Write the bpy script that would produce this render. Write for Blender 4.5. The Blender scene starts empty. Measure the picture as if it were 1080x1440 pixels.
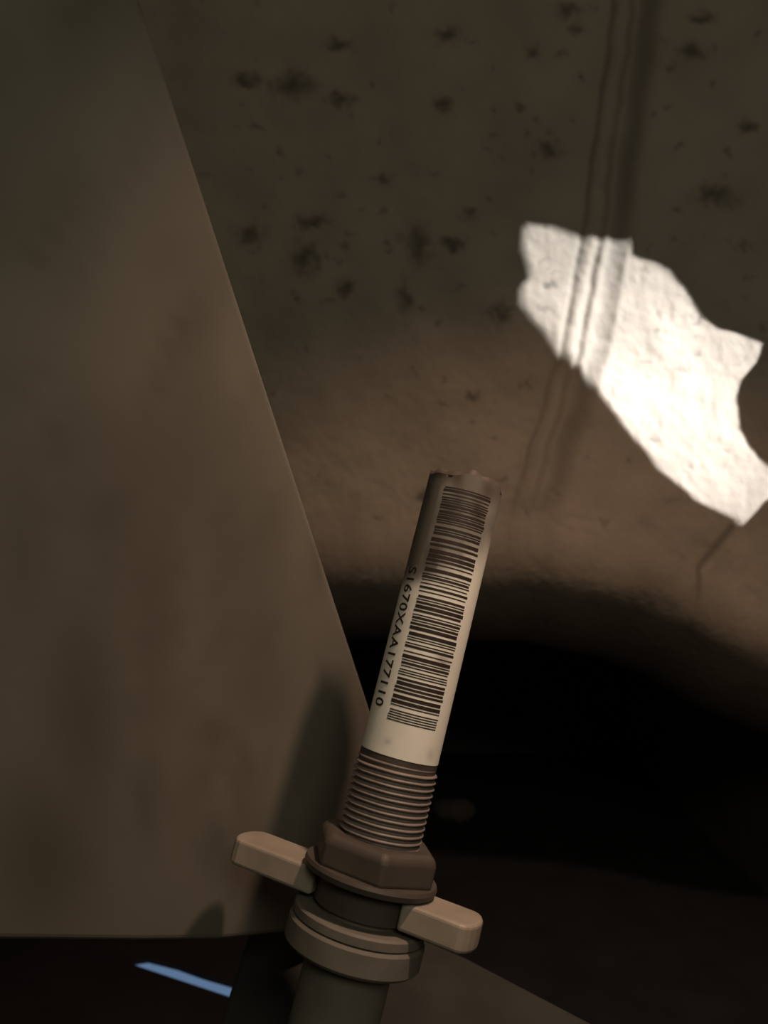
import bpy, bmesh, math, random
import numpy as np
from mathutils import Vector, Matrix
from mathutils.geometry import tessellate_polygon

sc = bpy.context.scene
C = sc.collection
F = 1130.0                                   # focal length in pixels of the 1080 x 1440 frame

# ------------------------------------------------------------------ camera
cam_d = bpy.data.cameras.new('camera')
cam = bpy.data.objects.new('camera', cam_d); C.objects.link(cam)
cam.location = (0, 0, 0); cam.rotation_euler = (math.pi/2, 0, 0)
cam_d.sensor_fit = 'VERTICAL'; cam_d.sensor_height = 24.0; cam_d.lens = 24.0*F/1440
cam_d.clip_start = 0.01; cam_d.clip_end = 50
cam_d.dof.use_dof = True; cam_d.dof.focus_distance = 0.235; cam_d.dof.aperture_fstop = 9.4
sc.camera = cam

def ray(px, py): return Vector(((px-540)/F, 1.0, (720-py)/F))
def at(px, py, Y): return ray(px, py)*Y

WALL_Y = 0.45; SIDE_X = 0.30; CEIL = 0.5; FLOOR = -0.30
SUN_L = Vector((0.72, -0.55, 0.42)).normalized()          # towards the daylight
KEY_L = Vector((0.45, -0.36, 0.815)).normalized()         # towards the warm bulb

# ------------------------------------------------------------------ world, lights, exposure
w = bpy.data.worlds.new('daylight'); sc.world = w; w.use_nodes = True
bg = w.node_tree.nodes['Background']
bg.inputs[0].default_value = (0.20, 0.33, 0.55, 1); bg.inputs[1].default_value = 0.5

def lamp(name, kind, loc, target, energy, color, **kw):
    d = bpy.data.lights.new(name, kind); d.energy = energy; d.color = color
    for k, v in kw.items(): setattr(d, k, v)
    o = bpy.data.objects.new(name, d); C.objects.link(o); o.location = loc
    v = Vector(target) - Vector(loc)
    o.rotation_euler = v.to_track_quat('-Z', 'Y').to_euler()
    return o
# direct daylight falling in through the hole shaped for it in the side wall
lamp('sun', 'SUN', SUN_L*2, (0, 0, 0), 16.5, (0.86, 0.945, 1.0), angle=math.radians(0.9))
# added far spot with no real lamp: elliptical hot core of the beam
hot = at(935, 575, WALL_Y)
t_ = lamp('hot_core_spot', 'SPOT', hot + SUN_L*8, hot, 17000.0, (0.88, 0.95, 1.0), spot_size=2*math.atan(0.088/8), spot_blend=1.0, shadow_soft_size=0.04)
zax = SUN_L.copy(); yax = Vector((0.5, 0, -0.86)); yax = (yax - zax*yax.dot(zax)).normalized(); xax = yax.cross(zax)
t_.rotation_euler = Matrix((xax, yax, zax)).transposed().to_euler(); t_.scale = (0.55, 1, 1)
# warm bulb above the pipe, right of the camera
pm = Vector((0.012, 0.235, -0.04)); key_t = Vector((0.100, 0.262, -0.04))
lamp('bulb', 'SPOT', Vector((0.155, 0.148, 0.285)), key_t, 5.3, (1.0, 0.68, 0.475), spot_size=math.radians(87), spot_blend=1.0, shadow_soft_size=0.012)
# weak greenish fill light added behind the camera
lamp('room_fill', 'AREA', (0.14, -0.4, 0.36), (0.1, 0.45, 0.1), 1.05, (1.0, 0.98, 0.74), shape='RECTANGLE', size=0.25, size_y=0.2)

vs = sc.view_settings
sc.display_settings.display_device = 'sRGB'
vs.view_transform = 'Standard'; vs.look = 'None'; vs.exposure = 0.0; vs.gamma = 1.0; vs.use_curve_mapping = False

# ------------------------------------------------------------------ helpers
def mesh_obj(name, verts, faces, mat=None, parent=None, smooth=False):
    me = bpy.data.meshes.new(name); me.from_pydata([tuple(v) for v in verts], [], faces); me.update()
    bm = bmesh.new(); bm.from_mesh(me); bmesh.ops.recalc_face_normals(bm, faces=bm.faces); bm.to_mesh(me); bm.free()
    if smooth: me.polygons.foreach_set('use_smooth', [True]*len(me.polygons))
    o = bpy.data.objects.new(name, me); C.objects.link(o)
    if mat: me.materials.append(mat)
    if parent: o.parent = parent
    return o
def bm_obj(name, bm, mat=None, parent=None, smooth=False):
    me = bpy.data.meshes.new(name); bmesh.ops.recalc_face_normals(bm, faces=bm.faces); bm.to_mesh(me); bm.free()
    if smooth: me.polygons.foreach_set('use_smooth', [True]*len(me.polygons))
    o = bpy.data.objects.new(name, me); C.objects.link(o)
    if mat: me.materials.append(mat)
    if parent: o.parent = parent
    return o
def tag(o, label, cat, group=None):
    o['label'] = label; o['category'] = cat
    if group: o['group'] = group
    return o
def structure(o, label=None):
    o['kind'] = 'structure'
    if label: o['label'] = label
    return o
def empty(name, loc=(0, 0, 0)):
    o = bpy.data.objects.new(name, None); C.objects.link(o); o.location = loc; o.empty_display_size = 0.01
    return o
def reparent(o, p):                      # keep world placement under an unrotated parent
    o.parent = p; o.matrix_parent_inverse = Matrix.Translation(-Vector(p.location))
def bevel(o, width, seg=2):
    m = o.modifiers.new('bevel', 'BEVEL'); m.width = width; m.segments = seg; m.limit_method = 'ANGLE'; m.angle_limit = math.radians(35)
def box(name, a, b, mat, parent=None):
    bm = bmesh.new(); bmesh.ops.create_cube(bm, size=1)
    for v in bm.verts: v.co = Vector((a[i] + (v.co[i]+0.5)*(b[i]-a[i]) for i in range(3)))
    return bm_obj(name, bm, mat, parent)
def prism(name, pts, off, mat, parent=None):
    """closed solid: polygon pts swept by the vector off"""
    n = len(pts); off = Vector(off)
    vs_ = [Vector(p) for p in pts] + [Vector(p)+off for p in pts]
    f = [list(range(n)), list(range(n, 2*n))[::-1]] + [[i, (i+1) % n, n+(i+1) % n, n+i] for i in range(n)]
    return mesh_obj(name, vs_, f, mat, parent)

rng = np.random.RandomState(7)
def vnoise(x, y, seed=0):
    """smooth value noise for numpy arrays"""
    r = np.random.RandomState(seed).rand(64, 64)
    xi = np.floor(x).astype(int); yi = np.floor(y).astype(int); fx = x-xi; fy = y-yi
    fx = fx*fx*(3-2*fx); fy = fy*fy*(3-2*fy)
    g = lambda a, b: r[a % 64, b % 64]
    return (g(xi, yi)*(1-fx)+g(xi+1, yi)*fx)*(1-fy) + (g(xi, yi+1)*(1-fx)+g(xi+1, yi+1)*fx)*fy - 0.5

# ------------------------------------------------------------------ materials
def material(name, col, rough=0.8, var=0.25, scale=30, dark=None, bump=0.15, bscale=200, spec=0.3, metal=0.0, attr=None, attr_col=None, bdist=0.001):
    m = bpy.data.materials.new(name); m.use_nodes = True; nt = m.node_tree; N = nt.nodes; L = nt.links
    p = N['Principled BSDF']; p.inputs['Roughness'].default_value = rough
    p.inputs['Specular IOR Level'].default_value = spec; p.inputs['Metallic'].default_value = metal
    tc = N.new('ShaderNodeTexCoord')
    n1 = N.new('ShaderNodeTexNoise'); n1.inputs['Scale'].default_value = scale; n1.inputs['Detail'].default_value = 6
    L.new(tc.outputs['Object'], n1.inputs['Vector'])
    rp = N.new('ShaderNodeValToRGB'); L.new(n1.outputs['Fac'], rp.inputs['Fac'])
    d = dark if dark else tuple(c*(1-var) for c in col)
    rp.color_ramp.elements[0].position = 0.3; rp.color_ramp.elements[0].color = (*d, 1)
    rp.color_ramp.elements[1].position = 0.62; rp.color_ramp.elements[1].color = (*col, 1)
    out = rp.outputs['Color']
    if attr:
        a = N.new('ShaderNodeAttribute'); a.attribute_name = attr
        mx = N.new('ShaderNodeMix'); mx.data_type = 'RGBA'
        L.new(a.outputs['Fac'], mx.inputs['Factor']); L.new(out, mx.inputs['A']); mx.inputs['B'].default_value = (*attr_col, 1)
        out = mx.outputs['Result']
    L.new(out, p.inputs['Base Color'])
    if bump > 0:
        n2 = N.new('ShaderNodeTexNoise'); n2.inputs['Scale'].default_value = bscale; n2.inputs['Detail'].default_value = 5
        L.new(tc.outputs['Object'], n2.inputs['Vector'])
        b = N.new('ShaderNodeBump'); b.inputs['Strength'].default_value = bump; b.inputs['Distance'].default_value = bdist
        L.new(n2.outputs['Fac'], b.inputs['Height']); L.new(b.outputs['Normal'], p.inputs['Normal'])
    return m
M_wall = material('rough_plaster', (0.245, 0.193, 0.152), 0.85, 0.2, 22, bump=0.35, bscale=260, attr='stain', attr_col=(0.045, 0.040, 0.032))
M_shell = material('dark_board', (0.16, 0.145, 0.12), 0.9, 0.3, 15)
M_recess = material('dark_recess_board', (0.09, 0.085, 0.095), 0.95, 0.3, 15)  # darker board colour for the back of the recess
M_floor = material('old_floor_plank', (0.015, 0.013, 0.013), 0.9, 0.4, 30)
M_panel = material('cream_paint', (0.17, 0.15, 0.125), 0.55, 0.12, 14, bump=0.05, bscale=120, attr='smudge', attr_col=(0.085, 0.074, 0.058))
M_ledge = material('grey_ledge', (0.042, 0.040, 0.036), 0.9, 0.35, 40)
M_shank = material('brown_plastic', (0.22, 0.175, 0.16), 0.5, 0.2, 160, bump=0.05, spec=0.4)
M_tube = material('dark_tube', (0.075, 0.058, 0.05), 0.6, 0.3, 160, bump=0.05)
M_label = material('label_paper', (0.86, 0.81, 0.75), 0.6, 0.07, 90, bump=0.04, attr='shade_and_spots', attr_col=(0.055, 0.038, 0.028))  # attr_col: painted shade on the upper label, plus small spots
M_ink = material('barcode_ink', (0.035, 0.022, 0.02), 0.6, 0.1, 60, bump=0)
M_nut = material('nut_plastic', (0.072, 0.056, 0.048), 0.55, 0.18, 90, bump=0.06, spec=0.4)
M_wing = material('wing_plastic', (0.31, 0.255, 0.21), 0.5, 0.18, 90, bump=0.06, spec=0.4)
M_ring = material('ring_plastic', (0.155, 0.135, 0.115), 0.6, 0.2, 90, bump=0.06)
M_stone = material('rubble', (0.08, 0.06, 0.05), 0.9, 0.4, 60)

# ------------------------------------------------------------------ the setting: a plastered wall with a dark recess below
def seam_px(py): return np.interp(py, [-400, 0, 290, 500, 700, 780], [945, 893, 853, 815, 752, 735])
spots = [(343,112,18,10),(410,120,28,15),(475,62,14,8),(628,48,16,10),(478,138,16,9),(360,178,5,5),(585,345,14,28),(570,420,10,22),
 (430,365,14,18),(483,405,10,10),(440,312,18,8),(750,72,12,9),(800,15,17,9),(808,40,7,6),(817,106,6,5),(990,25,15,8),(972,75,15,10),
 (775,211,15,8),(955,204,5,5),(1055,177,11,7),(1005,275,25,14),(620,148,12,9),(668,560,7,7),(855,735,6,6),(705,445,9,14),(640,345,14,10),
 (774,400,9,5),(760,437,5,3),(776,388,4,2),(765,368,4,2),(983,452,7,5),(968,444,5,3),(770,315,5,3),(600,700,10,6),(350,330,16,12),(540,250,10,8),(660,300,10,8),(920,620,8,5),(960,520,6,4)]
for _ in range(170):
    spots.append((rng.uniform(230, 1080), rng.uniform(-40, 760), rng.uniform(2, 6), rng.uniform(2, 5)))
xs = np.concatenate([np.linspace(-0.45, -0.165, 20), np.arange(-0.16, 0.245, 0.0011), np.linspace(0.25, SIDE_X, 6)])
zs_hi = np.concatenate([np.linspace(CEIL, 0.33, 10), np.arange(0.32, -0.0, -0.0011)])
def wall_back():
    nx = len(xs)
    X = np.tile(xs, (len(zs_hi), 1)); Z = np.tile(zs_hi[:, None], (1, nx))
    lip0 = np.interp(xs, [-0.45, -0.036, 0.088, 0.143, 0.175, 0.207, 0.30], [0.0, -0.008, -0.009, -0.020, -0.032, -0.052, -0.090])      # where the wall starts to round under
    # lower rows slide to the lip so the grid stays regular
    t = np.clip((0.10 - zs_hi)/0.10, 0, 1)
    Z = Z + t[:, None]*lip0[None, :]
    PX = 540 + X*F/WALL_Y; PY = 720 - Z*F/WALL_Y
    h = 0.0022*vnoise(X*28, Z*28, 1) + 0.0010*vnoise(X*90, Z*90, 2) + 0.00045*vnoise(X*300, Z*260, 3)
    st = np.zeros_like(h)
    WX = PX + 16*vnoise(PX/14, PY/14, 41) + 6*vnoise(PX/5, PY/5, 42); WY = PY + 12*vnoise(PX/13, PY/13, 43) + 6*vnoise(PX/5, PY/5, 44)
    for cx, cy, rx, ry in spots:
        wob = 1 + 0.9*vnoise(PX/7, PY/7, 5)
        q = ((WX-cx)/rx)**2 + ((WY-cy)/ry)**2
        g = np.exp(-q*wob*0.9)
        big = min(1, rx*ry/60)
        st = np.maximum(st, g*(0.38+0.42*big)); h -= g*0.0009*big
    st += 0.16*np.clip(vnoise(X*60, Z*45, 9)+0.05, 0, 1)
    # vertical filler seam
    u = PX - seam_px(PY) + 5*vnoise(PY/45, PY*0+3, 11) ; fade = np.clip((770-PY)/90, 0, 1)
    gs = lambda c, s: np.exp(-((u-c)/s)**2)
    wig = 5*vnoise(PY/24, PY*0+9, 12)
    h += fade*(-0.0009*gs(-28+wig*0.4, 4) + 0.0009*gs(-14+wig, 8) - 0.0006*gs(-3+wig, 4) + 0.0011*gs(6+wig*0.7, 7) - 0.0009*gs(24, 13) + 0.0005*gs(41, 6))
    band = np.interp(PY, [-400, 280, 330, 430, 560, 720], [0.6, 0.6, 0.4, 0.25, 0.42, 0.4])
    st = np.maximum(st, fade*(band*(gs(24, 16) + 0.9*gs(-28+wig*0.4, 4) + 0.6*gs(-3+wig, 4))))
    # thin diagonal crack under the sunlit patch
    d = (PX-1008)*0.77 + (PY-770)*0.64; along = np.abs((PX-1008)*-0.64 + (PY-770)*0.77)
    cg = np.exp(-(d/5)**2)*np.clip((52-along)/15, 0, 1)
    h -= 0.0012*cg; st = np.maximum(st, 0.65*cg)
    st = np.clip(st, 0, 0.85)
    P = [np.stack([X, WALL_Y - h, Z], -1)]; S = [st]
    # rounded lower lip: the wall turns under quickly, then runs back as a slack bevel
    pth = []; yy_, zz_ = 0.0, 0.0; ds = 0.0022
    for k in range(58):
        q = k*ds
        th = math.radians(np.interp(q, [0, 0.040, 0.105, 0.128], [0, 49, 64, 90]))
        yy_ += math.sin(th)*ds; zz_ += math.cos(th)*ds; pth.append((yy_, zz_, math.cos(th)))
    for k, (dy, dz, ca) in enumerate(pth):
        zz = lip0 - dz; m = max(0, 1-k/12)
        hh = 0.0022*vnoise(xs*28, zz*28, 1) + 0.0010*vnoise(xs*90, zz*90, 2) + 0.00045*vnoise(xs*300, zz*260, 3)
        P.append(np.stack([xs, WALL_Y + dy - (hh*(1-m)+h[-1]*m)*ca, zz], -1)[None])
        S.append((st[-1]*m + (1-m)*0.16*np.clip(vnoise(xs*60, zz*45, 9)+0.05, 0, 1))[None])
    for yy in (0.65, 0.8, 1.0):                              # underside running back over the recess
        P.append(np.stack([xs, xs*0+yy, lip0 - pth[-1][1]], -1)[None]); S.append(st[-1:]*0)
    P = np.concatenate(P); S = np.concatenate(S)
    nr, nc = P.shape[:2]
    idx = np.arange(nr*nc).reshape(nr, nc)
    f = np.stack([idx[:-1, :-1], idx[1:, :-1], idx[1:, 1:], idx[:-1, 1:]], -1).reshape(-1, 4)
    me = bpy.data.meshes.new('wall_back'); me.from_pydata(P.reshape(-1, 3).tolist(), [], f.tolist()); me.update()
    me.polygons.foreach_set('use_smooth', [True]*len(me.polygons))
    at_ = me.attributes.new('stain', 'FLOAT', 'POINT'); at_.data.foreach_set('value', S.reshape(-1).astype(np.float32))
    me.materials.append(M_wall)
    o = bpy.data.objects.new('wall_back', me); C.objects.link(o); return o
structure(wall_back(), 'rough stained plaster wall with a rounded lower edge')
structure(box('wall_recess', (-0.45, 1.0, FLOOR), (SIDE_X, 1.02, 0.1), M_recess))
structure(box('wall_left', (-0.47, -0.6, FLOOR), (-0.45, 1.02, CEIL), M_shell))
structure(box('wall_front', (-0.47, -0.62, FLOOR), (SIDE_X+0.003, -0.6, CEIL), M_shell))
structure(box('ceiling', (-0.47, -0.62, CEIL), (SIDE_X+0.003, 1.02, CEIL+0.02), M_shell))

# unseen side wall, its hole added to shape the daylight into the lit patch
patch = [(740,315),(770,318),(800,325),(835,335),(880,340),(885,362),(915,371),(940,382),(960,405),(985,440),(1010,462),(1045,470),(1070,485),
 (1062,510),(1040,535),(1035,560),(1040,600),(1055,630),(1078,650),(1100,668),(1098,690),(1075,705),(1060,722),(1045,738),(1035,728),(1010,715),
 (985,705),(960,685),(925,655),(900,625),(870,588),(840,550),(825,530),(800,512),(780,495),(768,470),(745,445),(730,425),(732,405),(747,390),(744,370),(735,350)]
def wall_right_gobo():
    inner = []
    for px, py in patch:
        p = at(px, py, WALL_Y); inner.append(p + SUN_L*((SIDE_X - p.x)/SUN_L.x))
    outer = [Vector((SIDE_X, -0.62, FLOOR)), Vector((SIDE_X, 1.02, FLOOR)), Vector((SIDE_X, 1.02, CEIL+0.02)), Vector((SIDE_X, -0.62, CEIL+0.02))]
    flat = lambda ps: [Vector((p.y, p.z, 0)) for p in ps]
    tris = tessellate_polygon([flat(outer), flat(inner)])
    pts = outer + inner; n = len(pts); off = SUN_L*0.004
    verts = pts + [p + off for p in pts]
    faces = [list(t) for t in tris] + [[n+i for i in t][::-1] for t in tris]
    m = len(inner)
    faces += [[4+i, 4+(i+1) % m, n+4+(i+1) % m, n+4+i] for i in range(m)]
    faces += [[i, (i+1) % 4, n+(i+1) % 4, n+i] for i in range(4)]
    return mesh_obj('wall_right_gobo', verts, faces, M_shell)
structure(wall_right_gobo())

# floor of diagonal planks; one joint has opened and shows bluish daylight
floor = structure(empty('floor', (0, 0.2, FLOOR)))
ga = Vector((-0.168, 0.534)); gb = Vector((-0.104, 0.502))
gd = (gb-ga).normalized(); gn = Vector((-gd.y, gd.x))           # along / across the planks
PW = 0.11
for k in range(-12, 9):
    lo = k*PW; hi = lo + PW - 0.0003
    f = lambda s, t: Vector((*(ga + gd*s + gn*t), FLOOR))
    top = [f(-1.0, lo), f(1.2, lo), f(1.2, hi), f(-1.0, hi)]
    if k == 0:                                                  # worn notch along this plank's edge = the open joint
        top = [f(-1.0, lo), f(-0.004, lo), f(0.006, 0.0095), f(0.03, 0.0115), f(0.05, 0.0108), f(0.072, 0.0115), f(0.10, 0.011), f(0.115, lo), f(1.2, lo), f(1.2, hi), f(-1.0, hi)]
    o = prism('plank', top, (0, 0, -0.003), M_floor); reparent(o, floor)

# ------------------------------------------------------------------ cream panel at the left
PC, PT, PB = at(520, 985, 0.29), at(228, 80, 0.20), at(0, 1325, 0.20)
pn = (PB-PC).cross(PT-PC).normalized()
if pn.y > 0: pn = -pn
def on_panel(px, py):
    r = ray(px, py); return r*(pn.dot(PC)/pn.dot(r))
def panel():
    e = PT-PC; top = PC + e*((CEIL-PC.z)/e.z)
    bl = on_panel(-560, 1325)
    tl = bl + e*((CEIL-bl.z)/e.z)
    low = [(598,1232),(594,1258),(580,1275),(540,1291),(450,1308),(310,1324),(200,1326),(0,1325)]
    pts = [top] + [on_panel(*p) for p in low] + [bl, tl]
    n = len(pts); off = -pn*0.016
    bm = bmesh.new()
    a = [bm.verts.new(p) for p in pts]; b = [bm.verts.new(p+off) for p in pts]
    bm.faces.new(a); bm.faces.new(b[::-1])
    for i in range(n): bm.faces.new([a[i], a[(i+1) % n], b[(i+1) % n], b[i]])
    bmesh.ops.recalc_face_normals(bm, faces=bm.faces)
    front = [ed for ed in bm.edges if all(v in a for v in ed.verts)]
    bmesh.ops.bevel(bm, geom=front, offset=0.0022, segments=4, profile=0.5, affect='EDGES')
    # cut the front with a lattice of planes so smudges can be stored on it
    ex = (PB-PC).normalized(); ez = pn.cross(ex).normalized()
    for d, lim in ((ex, (-0.06, 0.20)), (ez, (-0.22, 0.22))):
        s = lim[0]
        while s < lim[1]:
            g = bm.verts[:] + bm.edges[:] + bm.faces[:]
            bmesh.ops.bisect_plane(bm, geom=g, plane_co=PC + d*s, plane_no=d)
            s += 0.005
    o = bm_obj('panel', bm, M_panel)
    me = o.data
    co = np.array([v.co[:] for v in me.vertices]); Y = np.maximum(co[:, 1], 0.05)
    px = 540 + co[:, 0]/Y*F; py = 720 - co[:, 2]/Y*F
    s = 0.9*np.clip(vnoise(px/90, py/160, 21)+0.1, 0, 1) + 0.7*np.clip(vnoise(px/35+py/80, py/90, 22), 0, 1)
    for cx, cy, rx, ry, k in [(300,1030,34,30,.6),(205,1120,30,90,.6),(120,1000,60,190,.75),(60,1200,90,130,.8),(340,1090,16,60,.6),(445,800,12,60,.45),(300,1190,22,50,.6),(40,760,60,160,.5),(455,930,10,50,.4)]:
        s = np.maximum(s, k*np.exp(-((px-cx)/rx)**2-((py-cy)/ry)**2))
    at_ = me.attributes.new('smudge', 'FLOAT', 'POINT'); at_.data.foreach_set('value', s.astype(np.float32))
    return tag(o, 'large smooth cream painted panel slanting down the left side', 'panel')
panel()

# ------------------------------------------------------------------ ledge the pipe stands on
LZ = -0.164
lp = [(-0.053,-0.6),(-0.053,0.33),(-0.01,0.33),(0.0300,0.297),(0.0680,0.2575),(SIDE_X,0.02),(SIDE_X,-0.6)]
o = prism('ledge', [(x, y, LZ) for x, y in lp], (0, 0, -0.014), M_ledge)
bevel(o, 0.002); tag(o, 'dark grey ledge with a cut corner below the pipe', 'ledge')

# ------------------------------------------------------------------ threaded pipe with the barcode label
A0 = at(534, 1175, 0.226); A1 = at(656, 676, 0.243)
ax = (A1-A0).normalized(); LEN = (A1-A0).length
vd = (A0+A1)*0.5; toc = (-vd - ax*(-vd).dot(ax)).normalized()     # towards the camera, square to the axis
rt = ax.cross(toc)                                                # image right when positive
if rt.x < 0: rt = -rt
def cyl(s, ang, r): return A0 + ax*s + (toc*math.cos(ang) + rt*math.sin(ang))*r     # ang 0 faces the camera, + goes right
def s_of(py): return (1175-py)/(1175-676)*LEN
def lathe(name, prof, mat, parent=None, seg=64, smooth=True, cap=True):
    v = []; f = []
    for s, r in prof:
        for k in range(seg): v.append(cyl(s, 2*math.pi*k/seg, r))
    for i in range(len(prof)-1):
        for k in range(seg): f.append([i*seg+k, i*seg+(k+1) % seg, (i+1)*seg+(k+1) % seg, (i+1)*seg+k])
    if cap: f.append(list(range(seg))); f.append([(len(prof)-1)*seg+k for k in range(seg)])
    o = mesh_obj(name, v, f, mat, parent, smooth)
    if smooth:
        try: o.data.set_sharp_from_angle(angle=math.radians(35))
        except Exception: pass
    return o
RL = 0.0113                                # label radius
base = cyl((LZ-A0.z)/ax.z, 0, 0)
pipe = tag(empty('threaded_pipe', base), 'upright brown threaded pipe with a white barcode label, leaning right', 'pipe')
def put(o): reparent(o, pipe); return o

s_lab0 = s_of(1067); s_lab1 = LEN
# plain tube: hollow, with an uneven broken rim
seg = 96; v = []; f = []; ring_s = list(np.linspace(s_lab0-0.004, LEN-0.006, 14)) + [LEN-0.003, LEN]
def rim(k):
    a = 2*math.pi*k/seg
    return 0.0006*math.sin(a*3+0.5) + 0.0004*math.sin(a*7+1.1) + 0.0003*math.sin(a*13)
rows = []
for s in ring_s:
    q = max(0, (s-(LEN-0.006))/0.006)
    rows.append([cyl(s + q*rim(k), 2*math.pi*k/seg, RL-0.00012) for k in range(seg)])
for s in (LEN, LEN-0.02):
    q = max(0, (s-(LEN-0.006))/0.006)
    rows.append([cyl(s + q*rim(k), 2*math.pi*k/seg, RL-0.0022) for k in range(seg)])
for r in rows: v += r
for i in range(len(rows)-1):
    for k in range(seg): f.append([i*seg+k, i*seg+(k+1) % seg, (i+1)*seg+(k+1) % seg, (i+1)*seg+k])
put(mesh_obj('tube', v, f, M_tube, None, True))

# helical thread
PITCH = 0.00181; s_t0 = -0.012; s_t1 = s_lab0-0.0012
v = []; f = []; seg = 72; sub = 8
n_rows = int((s_t1-s_t0)/PITCH*sub)
for i in range(n_rows+1):
    s = s_t0 + (s_t1-s_t0)*i/n_rows
    for k in range(seg):
        ph = (s/PITCH - k/seg) % 1.0
        tri = 1-abs(2*ph-1)
        tri = min(1, max(0, (tri-0.12)/0.70))
        run = min(1, (s_t1-s)/0.0022)                          # thread runs out below the label
        v.append(cyl(s, 2*math.pi*k/seg, 0.0106 + 0.0013*tri*run + 0.0004*(1-run)))
for i in range(n_rows):
    for k in range(seg): f.append([i*seg+k, i*seg+(k+1) % seg, (i+1)*seg+(k+1) % seg, (i+1)*seg+k])
put(mesh_obj('thread', v, f, M_shank, None, True))
s_foot = (LZ-A0.z)/ax.z
put(lathe('lower_tube', [(s_foot-0.002, 0.0122), (-0.034, 0.0122), (-0.018, 0.0122), (-0.017, 0.0105)], M_ring))

# label wrapped round the tube
def label_patch():
    na, ns = 72, 90
    v = []; gr = []
    for j in range(ns+1):
        for i in range(na+1):
            ang = math.radians(-118 + 236*i/na)
            s = s_lab0 + (s_lab1-0.0008-s_lab0)*j/ns
            if j == ns: s += 0.0006*math.sin(ang*3+0.5) + 0.0004*math.sin(ang*7+1.1) - 0.0003
            v.append(cyl(s, ang, RL))
            p = v[-1]; x = 540+p.x/p.y*F; y = 720-p.z/p.y*F
            # cast shade painted brown over the upper end, with a slanted front
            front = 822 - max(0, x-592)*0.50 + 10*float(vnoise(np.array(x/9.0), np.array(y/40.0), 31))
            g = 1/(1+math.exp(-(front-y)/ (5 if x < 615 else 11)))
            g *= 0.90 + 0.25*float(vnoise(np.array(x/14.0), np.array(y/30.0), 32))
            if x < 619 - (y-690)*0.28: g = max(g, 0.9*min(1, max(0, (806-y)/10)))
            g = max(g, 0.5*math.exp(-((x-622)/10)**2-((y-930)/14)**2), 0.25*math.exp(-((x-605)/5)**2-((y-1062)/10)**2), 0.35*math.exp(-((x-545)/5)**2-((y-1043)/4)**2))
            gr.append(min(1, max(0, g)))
    f = [[j*(na+1)+i, j*(na+1)+i+1, (j+1)*(na+1)+i+1, (j+1)*(na+1)+i] for j in range(ns) for i in range(na)]
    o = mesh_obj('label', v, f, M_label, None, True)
    a = o.data.attributes.new('shade_and_spots', 'FLOAT', 'POINT'); a.data.foreach_set('value', np.array(gr, np.float32))
    return put(o)
lab = label_patch(); lab['label'] = 'white barcode label, shade painted brown at the top'
# printed bars
def bars():
    r2 = random.Random(4); v = []; f = []
    def bar(s0, s1, a0, a1):
        n = 16; b = len(v)
        for i in range(n+1):
            a = math.radians(a0 + (a1-a0)*i/n)
            v.append(cyl(s0, a, RL+0.00006)); v.append(cyl(s1, a, RL+0.00006))
        for i in range(n): f.append([b+2*i, b+2*i+1, b+2*i+3, b+2*i+2])
    mod = 0.00034
    s = s_of(1022)
    while s < s_of(698):
        wd = r2.choice([1, 1, 1, 2, 2, 3])*mod; gap = r2.choice([1, 1, 1, 2, 2, 3])*mod
        a0, a1 = -30, 45
        bar(s, s+wd, a0 + r2.uniform(-1, 1), a1 + r2.uniform(-1.5, 1.5)); s += wd+gap
    return mesh_obj('barcode', v, f, M_ink)
def child_of_label(o):
    o.parent = lab; o.matrix_parent_inverse = (Matrix.Translation(Vector(pipe.location))@lab.matrix_parent_inverse).inverted()
    return o
child_of_label(bars())
def lettering(txt):
    cu = bpy.data.curves.new('lettering', 'FONT'); cu.body = txt; cu.size = 1.0; cu.space_character = 1.1; cu.offset = 0.018
    to = bpy.data.objects.new('lettering_source', cu); C.objects.link(to)
    dg = bpy.context.evaluated_depsgraph_get(); me = bpy.data.meshes.new_from_object(to.evaluated_get(dg))
    C.objects.unlink(to); bpy.data.objects.remove(to)
    bm = bmesh.new(); bm.from_mesh(me)
    bmesh.ops.triangulate(bm, faces=bm.faces)
    bmesh.ops.subdivide_edges(bm, edges=[e for e in bm.edges if e.calc_length() > 0.25], cuts=2)
    xsx = [q.co.x for q in bm.verts]; w0, w1 = min(xsx), max(xsx)
    sa, sb = s_of(818), s_of(1010)
    for q in bm.verts:
        s = sa + (q.co.x-w0)/(w1-w0)*(sb-sa)                       # reads down the pipe
        a = math.radians(-62) + q.co.y*0.0052/RL                    # letter tops towards the bars
        q.co = cyl(s, a, RL+0.00007)
    return bm_obj('lettering', bm, M_ink)
child_of_label(lettering('S1670XAA177110'))

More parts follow.
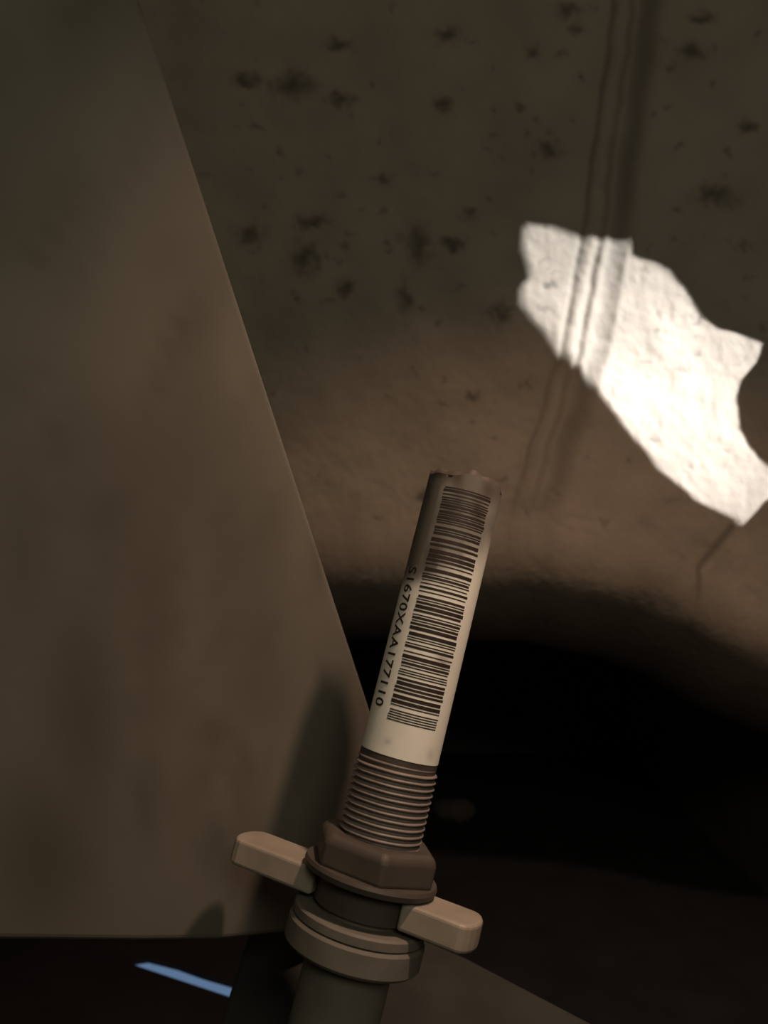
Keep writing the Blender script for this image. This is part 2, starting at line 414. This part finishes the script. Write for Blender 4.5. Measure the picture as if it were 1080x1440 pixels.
# ------------------------------------------------------------------ wing nut
wd_ang = math.radians(73)                                          # right wing points right and a little to the camera
nut = tag(empty('wing_nut', cyl(-0.0192, 0, 0)), 'brown plastic wing nut with two flat tabs, screwed onto the thread', 'nut')
def putn(o): reparent(o, nut); return o
def hexring(name, prof, ri, mat, rot):
    v = []; f = []; K = 6; P = prof + [(prof[-1][0], ri), (prof[0][0], ri)]
    for s, r in P:
        for k in range(K): v.append(cyl(s, rot + 2*math.pi*k/K, r))
    m = len(P)
    for i in range(m):
        for k in range(K):
            a, b = i, (i+1) % m; f.append([a*K+k, a*K+(k+1) % K, b*K+(k+1) % K, b*K+k])
    return mesh_obj(name, v, f, mat)
def ring(name, prof, ri, mat, seg=64):
    P = prof + [(prof[-1][0], ri), (prof[0][0], ri)]; m = len(P); v = []; f = []
    for s, r in P:
        for k in range(seg): v.append(cyl(s, 2*math.pi*k/seg, r))
    for i in range(m):
        for k in range(seg):
            a, b = i, (i+1) % m; f.append([a*seg+k, a*seg+(k+1) % seg, b*seg+(k+1) % seg, b*seg+k])
    o = mesh_obj(name, v, f, mat, None, True)
    try: o.data.set_sharp_from_angle(angle=math.radians(35))
    except Exception: pass
    return o
b = hexring('body', [(-0.0092, 0.0182), (-0.0020, 0.0182), (-0.0003, 0.0164)], 0.0112, M_nut, math.radians(10)); bevel(b, 0.0016, 4); putn(b)
putn(ring('flange', [(-0.0112, 0.0186), (-0.0098, 0.0190), (-0.0088, 0.0186)], 0.0112, M_nut))
putn(ring('hub', [(-0.0194, 0.0138), (-0.0108, 0.0138)], 0.0124, M_nut))
def wing(sgn):
    """rounded flat tab, one radial bar"""
    d = (toc*math.cos(wd_ang) + rt*math.sin(wd_ang))*sgn
    t = ax.cross(d).normalized()
    c0 = A0 + ax*(-0.0156)
    r0, r1, hw, th = 0.0128, 0.0330 if sgn > 0 else 0.0415, 0.0085, 0.0036
    out = [(r0, -hw), (r1-0.004, -hw)]
    for k in range(1, 8):
        a = -math.pi/2 + k*math.pi/8; out.append((r1-0.004 + 0.004*math.cos(a), hw*math.sin(a)))
    out += [(r1-0.004, hw), (r0, hw)]
    pts = [c0 + d*x + t*y - ax*th for x, y in out]
    o = prism('wing', pts, ax*th*2, M_wing); bevel(o, 0.0010, 3)
    return putn(o)
wing(1); wing(-1)

# ------------------------------------------------------------------ lock ring under the nut
lr = tag(empty('lock_ring', cyl(-0.0312, 0, 0)), 'dull grey-brown cup shaped ring on the pipe below the wing nut', 'ring')
o = ring('rim', [(-0.0240, 0.0172), (-0.0235, 0.0186), (-0.0214, 0.0186), (-0.0208, 0.0180)], 0.0124, M_ring); reparent(o, lr)
o = ring('cup', [(-0.0312, 0.0182), (-0.0302, 0.0192), (-0.0248, 0.0192), (-0.0240, 0.0186)], 0.0124, M_ring); reparent(o, lr)

# ------------------------------------------------------------------ rubble lump lying in the dark recess
def rubble(px, py, size):
    Y = -FLOOR*F/(py-720); c = at(px, py, Y); bm = bmesh.new(); bmesh.ops.create_icosphere(bm, subdivisions=2, radius=1)
    r3 = random.Random(px)
    for q in bm.verts:
        k = 1 + r3.uniform(-0.18, 0.12); q.co = Vector((q.co.x*size*k, q.co.y*size*0.7*k, max(q.co.z, -0.55)*size*0.55*k))
    mz = min(q.co.z for q in bm.verts)
    o = bm_obj('rubble_lump', bm, M_stone); o.location = (c.x, c.y, FLOOR - mz)
    return o
tag(rubble(635, 1150, 0.022), 'small brown rubble lump on the floor in the dark recess', 'rubble')
